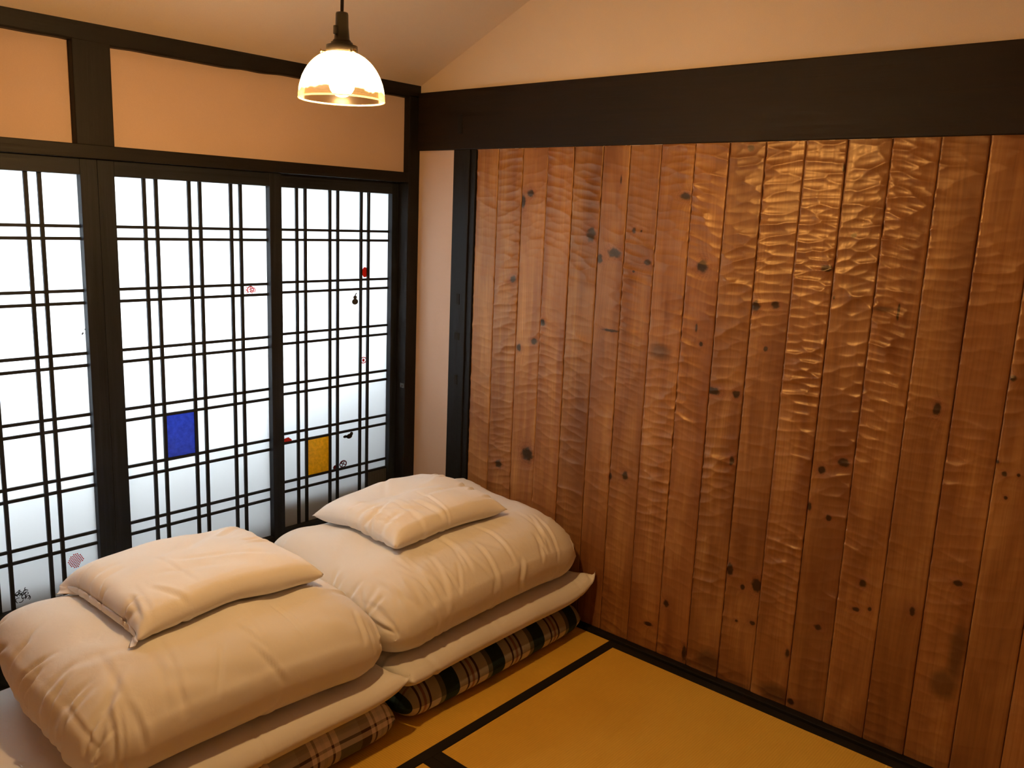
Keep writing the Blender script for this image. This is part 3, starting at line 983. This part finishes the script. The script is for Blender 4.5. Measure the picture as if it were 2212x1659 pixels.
def bag_mesh(name, P, sx, sy, mat, subdiv=1, smooth_it=1, lines=None, H=None, xr=(None, None)):
    for _ in range(smooth_it):
        Q = P.copy()
        Q[:, 1:-1, 1:-1] = P[:, 1:-1, 1:-1] * 0.6 + 0.1 * (P[:, 2:, 1:-1] + P[:, :-2, 1:-1] + P[:, 1:-1, 2:] + P[:, 1:-1, :-2])
        P = Q
    if lines is not None:
        P = upsample(P); w_, d_ = sx.max(), sy.max()
        sx, sy = np.meshgrid(np.linspace(0, w_, P.shape[1]), np.linspace(0, d_, P.shape[2]), indexing='ij')
        P = crease(P, sx, sy, lines)
        subdiv = 0
        if H is not None: P[..., 2] = np.maximum(P[..., 2], H(P[..., 0], P[..., 1]) + 0.005)
        P[..., 0] = np.clip(P[..., 0], -9 if xr[0] is None else xr[0], 9 if xr[1] is None else xr[1])
    _, nx, ny, _ = P.shape
    idx = np.zeros((2, nx, ny), int)
    idx[0] = np.arange(nx * ny).reshape(nx, ny)
    verts = list(P[0].reshape(-1, 3))
    nxt = nx * ny
    for i in range(nx):
        for j in range(ny):
            if i in (0, nx - 1) or j in (0, ny - 1): idx[1, i, j] = idx[0, i, j]
            else:
                idx[1, i, j] = nxt; nxt += 1; verts.append(P[1, i, j])
    faces, uvs = [], []
    d = sy.max()
    for L in (0, 1):
        for i in range(nx - 1):
            for j in range(ny - 1):
                q = [(i, j), (i + 1, j), (i + 1, j + 1), (i, j + 1)]
                if L: q = q[::-1]
                faces.append(tuple(int(idx[L, a, b]) for a, b in q))
                uvs += [(sx[a, b], sy[a, b] if L == 0 else -sy[a, b]) for a, b in q]
    o = obj(name, verts, faces, mat, None, True)
    uv = o.data.uv_layers.new(name='weave')
    uv.data.foreach_set('uv', np.array(uvs, dtype=np.float32).reshape(-1))
    if subdiv:
        m = o.modifiers.new('subdivision', 'SUBSURF'); m.levels = subdiv; m.render_levels = subdiv
    return o, P


def recenter(o):
    me = o.data
    n = len(me.vertices)
    co = np.empty(n * 3); me.vertices.foreach_get('co', co); co = co.reshape(-1, 3)
    c = np.array([co[:, 0].mean(), co[:, 1].mean(), co[:, 2].min()])
    me.vertices.foreach_set('co', (co - c).reshape(-1)); me.update()
    o.location = c
    return o


flat = lambda X, Y: np.full(X.shape, 0.0012)
tan, dark, grey, brown, cream = (0.56, 0.53, 0.45), (0.022, 0.050, 0.060), (0.17, 0.18, 0.155), (0.075, 0.045, 0.038), (0.70, 0.62, 0.52)
PLAID_A = m_plaid('green_grey_plaid', [(0.0, dark), (0.28, tan), (0.45, brown), (0.49, tan), (0.55, (0.36, 0.2, 0.16)), (0.60, tan),
                                      (0.66, brown), (0.70, tan), (0.90, grey)], 0.215, (0.03, 0.025, 0.02, 1), tan, True)
PLAID_B = m_plaid('brown_cream_plaid', [(0.0, grey), (0.22, (0.07, 0.055, 0.042)), (0.40, cream), (0.47, brown), (0.51, cream), (0.58, tan), (0.64, cream), (0.72, brown),
                                       (0.76, cream), (0.85, grey)], 0.215, (0.05, 0.04, 0.03, 1), cream)

BED = dict(x0=-2.4, x1=0.06, y0=-1.35, y1=0.0)


def lay(name, mat, H, *size, lines=None, **kw):
    P, sx, sy = relax_bag(*size, H=H, **kw)
    return bag_mesh(name, P, sx, sy, mat, lines=lines, H=H, xr=(kw.get('xmin'), kw.get('xmax')))


def puckers(seed, w, d, n_front, n_left, n_right, n_top):
    """random folds: short ones across the front roll and the ends, long shallow ones over the top"""
    r = np.random.default_rng(seed)
    out = []
    for _ in range(n_front):
        x = r.uniform(0.04, w - 0.04) if r.random() < 0.6 else r.uniform(0.02, 0.3 * w)
        ln = r.uniform(0.08, 0.24); sk = r.normal(0, 0.035)
        a = r.uniform(-0.02, 0.12)
        out.append((1 if a > 0.02 else 3, x, a, x + sk, a + ln, r.uniform(0.005, 0.010), r.uniform(0.0022, 0.0060)))
    for side, n in ((0, n_left), (1, n_right)):
        for _ in range(n):
            y = r.uniform(0.05, d - 0.05); ln = r.uniform(0.05, 0.16); x = 0 if side == 0 else w
            out.append((3, x, y, x + (ln if side == 0 else -ln), y + r.normal(0, 0.03), r.uniform(0.006, 0.011), r.uniform(0.003, 0.0070)))
    for _ in range(n_top):
        x, y = r.uniform(0.05, w - 0.05), r.uniform(0.1, d - 0.1); a = r.normal(0.3, 0.5); ln = r.uniform(0.1, 0.35)
        out.append((1, x, y, x + ln * math.cos(a), y + ln * math.sin(a), r.uniform(0.010, 0.022), r.uniform(0.0014, 0.0034)))
    return out


# lower futons
plaid_r, B1 = lay('plaid_futon', PLAID_A, flat, 0.985, 0.80, 0.020, -0.497, -0.665, thick=0.130, crown=0.03, steps=70, seed=1, xmax=-0.034, xmin=-0.955, shaped=0.16, grav=2.0)
plaid_l, B2 = lay('plaid_futon', PLAID_B, flat, 1.08, 0.80, 0.020, -1.470, -0.672, thick=0.130, crown=0.03, steps=70, seed=2, xmax=-0.960, shaped=0.16, grav=2.0)
Hp = heightfield([B1, B2], base=0.135, **BED)
# white mattress pads on top of them
sheet_r, B3 = lay('mattress_pad', SHEET, Hp, 0.985, 0.785, 0.015, -0.490, -0.660, thick=0.095, crown=0.5, z_top=0.245, steps=120, seed=3, xmax=-0.008, xmin=-0.958, grav=2.5,
                  lens=True, anchors=[(1, -1, (-0.016, -1.035, 0.262), 0.5), (-1, -1, (-0.945, -1.03, 0.19), 0.3)], lines=puckers(31, 0.985, 0.785, 16, 3, 3, 0))
sheet_l, B4 = lay('mattress_pad', SHEET, Hp, 1.10, 0.795, 0.015, -1.51, -0.670, thick=0.095, crown=0.5, z_top=0.245, steps=120, seed=4, xmax=-0.962, grav=2.5,
                  lens=True, anchors=[(1, -1, (-0.963, -1.05, 0.215), 0.4)], lines=puckers(32, 1.10, 0.795, 10, 3, 3, 0))
Hs = heightfield([B1, B2, B3, B4], **BED)
# duvets
duvet_r, B5 = lay('duvet', DUVET, Hs, 1.070, 0.81, 0.0120, -0.522, -0.655, thick=0.240, crown=0.04, steps=120, seed=5, clear=0.006, grav=3.0, press=22.0, xmax=-0.03, xmin=-0.985, slack=(1.03, 1.015),
                  shaped=0.15, anchors=[(1, 1, (-0.10, -0.340, 0.497), 0.3), (-1, 1, (-0.945, -0.345, 0.462), 0.3), (0, 1, (-0.52, -0.325, 0.44), 0.15)], lines=puckers(33, 1.055, 0.80, 34, 10, 9, 10))
duvet_l, B6 = lay('duvet', DUVET, Hs, 0.970, 0.82, 0.0120, -1.398, -0.660, thick=0.240, crown=0.04, steps=120, seed=6, clear=0.006, grav=3.0, press=22.0, xmax=-0.990, slack=(1.025, 1.015),
                  shaped=0.15, anchors=[(1, 1, (-1.035, -0.365, 0.487), 0.3), (-1, 1, (-1.765, -0.33, 0.445), 0.3), (0, 1, (-1.40, -0.325, 0.44), 0.15)],
                  lines=puckers(34, 0.960, 0.81, 14, 18, 14, 16) + [(3, 0.02, 0.10, 0.16, 0.16, 0.010, 0.008), (3, 0.10, 0.0, 0.13, 0.14, 0.009, 0.008),
                         (1, 0.05, 0.05, 0.20, 0.22, 0.012, 0.007), (1, 0.18, 0.0, 0.17, 0.12, 0.008, 0.006), (3, 0.0, 0.2, 0.14, 0.21, 0.010, 0.006)])
Hd = heightfield([B5, B6], base=0.25, **BED)
# pillows
pillow_r, B7 = lay('pillow', PILLOW, Hd, 0.545, 0.455, 0.010, -0.555, -0.597, thick=0.092, crown=0.18, steps=130, seed=7, press=45.0, grav=9.0, clear=0.006, lines=puckers(35, 0.54, 0.45, 5, 6, 5, 9))
pillow_l, B8 = lay('pillow', PILLOW, Hd, 0.60, 0.475, 0.010, -1.452, -0.603, thick=0.092, crown=0.18, steps=130, seed=8, press=45.0, grav=9.0, clear=0.006, flange=(0.035, 0, 0, 0), lines=puckers(36, 0.56, 0.47, 5, 7, 4, 10))
tag(recenter(plaid_r), 'folded green and tan plaid futon on the tatami, against the plank wall', 'futon', 'folded plaid futons')
tag(recenter(plaid_l), 'folded brown and cream plaid futon on the tatami, away from the plank wall', 'futon', 'folded plaid futons')
tag(recenter(sheet_r), 'white covered mattress pad on the green plaid futon, against the plank wall', 'mattress', 'white mattress pads')
tag(recenter(sheet_l), 'white covered mattress pad on the brown plaid futon, away from the plank wall', 'mattress', 'white mattress pads')
tag(recenter(duvet_r), 'puffy white folded duvet touching the plank wall', 'duvet', 'folded white duvets')
tag(recenter(duvet_l), 'puffy white folded duvet away from the plank wall, beside the other bed', 'duvet', 'folded white duvets')
tag(recenter(pillow_r), 'plump white pillow on the duvet next to the plank wall', 'pillow', 'white pillows')
tag(recenter(pillow_l), 'white pillow with loose case end, on the duvet away from the plank wall', 'pillow', 'white pillows')

# ------------------------------------------------------------------ pendant lamp
LX, LY = LAMP_POS
RZ = LAMP_RIM_Z
lamp = empty('pendant_lamp', (LX, LY, RZ))
tag(lamp, 'lit glass dome pendant lamp on a black cord, in front of the doors', 'lamp')
c0 = (LX, LY, RZ)


R0 = 0.0925
prof = []
for k in range(0, 19):                      # outer surface, rim to crown
    a = k / 18 * math.radians(76)
    prof.append((R0 * math.cos(a) ** 0.92, 0.099 * math.sin(a) / math.sin(math.radians(76))))
# thin walled glass, built about its own origin so the opal fade follows the glass
me_prof = prof
vs_, fs_ = [], []
n = 72
for r_, z_ in me_prof:
    for k in range(n):
        a = 2 * math.pi * k / n
        vs_.append((r_ * math.cos(a), r_ * math.sin(a), z_))
for i in range(len(me_prof) - 1):
    for k in range(n):
        fs_.append((i * n + k, i * n + (k + 1) % n, (i + 1) * n + (k + 1) % n, (i + 1) * n + k))
shade = obj('shade', vs_, fs_, SHADE_M, None, True)
shade.parent = lamp
sh_tilt = math.radians(2.2)
shade.location = (0, 0, 0)
# thick rolled rim of the glass
rim = lathe('rim', [(R0 - 0.0012 + 0.0017 * math.cos(a), 0.0005 + 0.0017 * math.sin(a)) for a in np.linspace(0, 2 * math.pi, 9)],
            m_frosted('rim_glass', (0.95, 0.85, 0.62), 0.7), None, 72)
rim.parent = shade
holder = lathe('shade_holder', [(0.004, 0.118), (0.023, 0.118), (0.024, 0.113), (0.0335, 0.111), (0.0342, 0.092), (0.0325, 0.092), (0.032, 0.107), (0.004, 0.107)], BAKELITE, None, 40)
holder.parent = lamp
sock = lathe('socket', [(0.004, 0.178), (0.0125, 0.178), (0.0135, 0.174), (0.0140, 0.150), (0.0155, 0.135), (0.0165, 0.124), (0.019, 0.122), (0.0195, 0.1175), (0.004, 0.1175)], BAKELITE, None, 32)
sock.parent = lamp
key = box('switch_key', -0.0205, -0.0135, -0.004, 0.004, 0.132, 0.150, BAKELITE, None, 0.0015); key.parent = sock
for k in range(3):
    a = math.radians(28 + 120 * k)
    v, f = [], []
    s_ = lathe('thumb_screw', [(0.0016, 0.0), (0.0016, 0.010), (0.004, 0.0102), (0.004, 0.0125), (0.0005, 0.0128)], BRASS, None, 12)
    s_.parent = lamp
    s_.location = (0.033 * math.cos(a), 0.033 * math.sin(a), 0.0975)
    s_.rotation_euler = (0, math.pi / 2, a)
# cord up to the ceiling with a small canopy
zc = ceil_z(LY) - RZ
pts = []
for k in range(24):
    t_ = k / 23
    pts.append((0.0025 * math.sin(t_ * 5) * (1 - t_), 0.0, 0.177 + t_ * (zc - 0.177 - 0.002)))
v, f = [], []
for (x, y, z) in pts:
    for k in range(10):
        a = 2 * math.pi * k / 10
        v.append((x + 0.0037 * math.cos(a), y + 0.0037 * math.sin(a), z))
for i in range(len(pts) - 1):
    for k in range(10):
        f.append((i * 10 + k, i * 10 + (k + 1) % 10, (i + 1) * 10 + (k + 1) % 10, (i + 1) * 10 + k))
cord = obj('cord', v, f, BAKELITE, None, True); cord.parent = lamp
rose = lathe('ceiling_rose', [(0.002, -0.045), (0.03, -0.043), (0.042, -0.02), (0.044, 0.012), (0.002, 0.014)], BAKELITE, None, 32, (0, 0, zc))
rose.parent = lamp
bp = [(0.0005, 0.006)]
for k in range(1, 16):
    a = -math.pi / 2 + k / 16 * math.radians(150)
    bp.append((0.027 * math.cos(a), 0.033 + 0.027 * math.sin(a)))
bp += [(0.014, 0.072), (0.013, 0.092), (0.0005, 0.092)]
bulb = lathe('bulb', bp, BULB_M, None, 32); bulb.parent = lamp
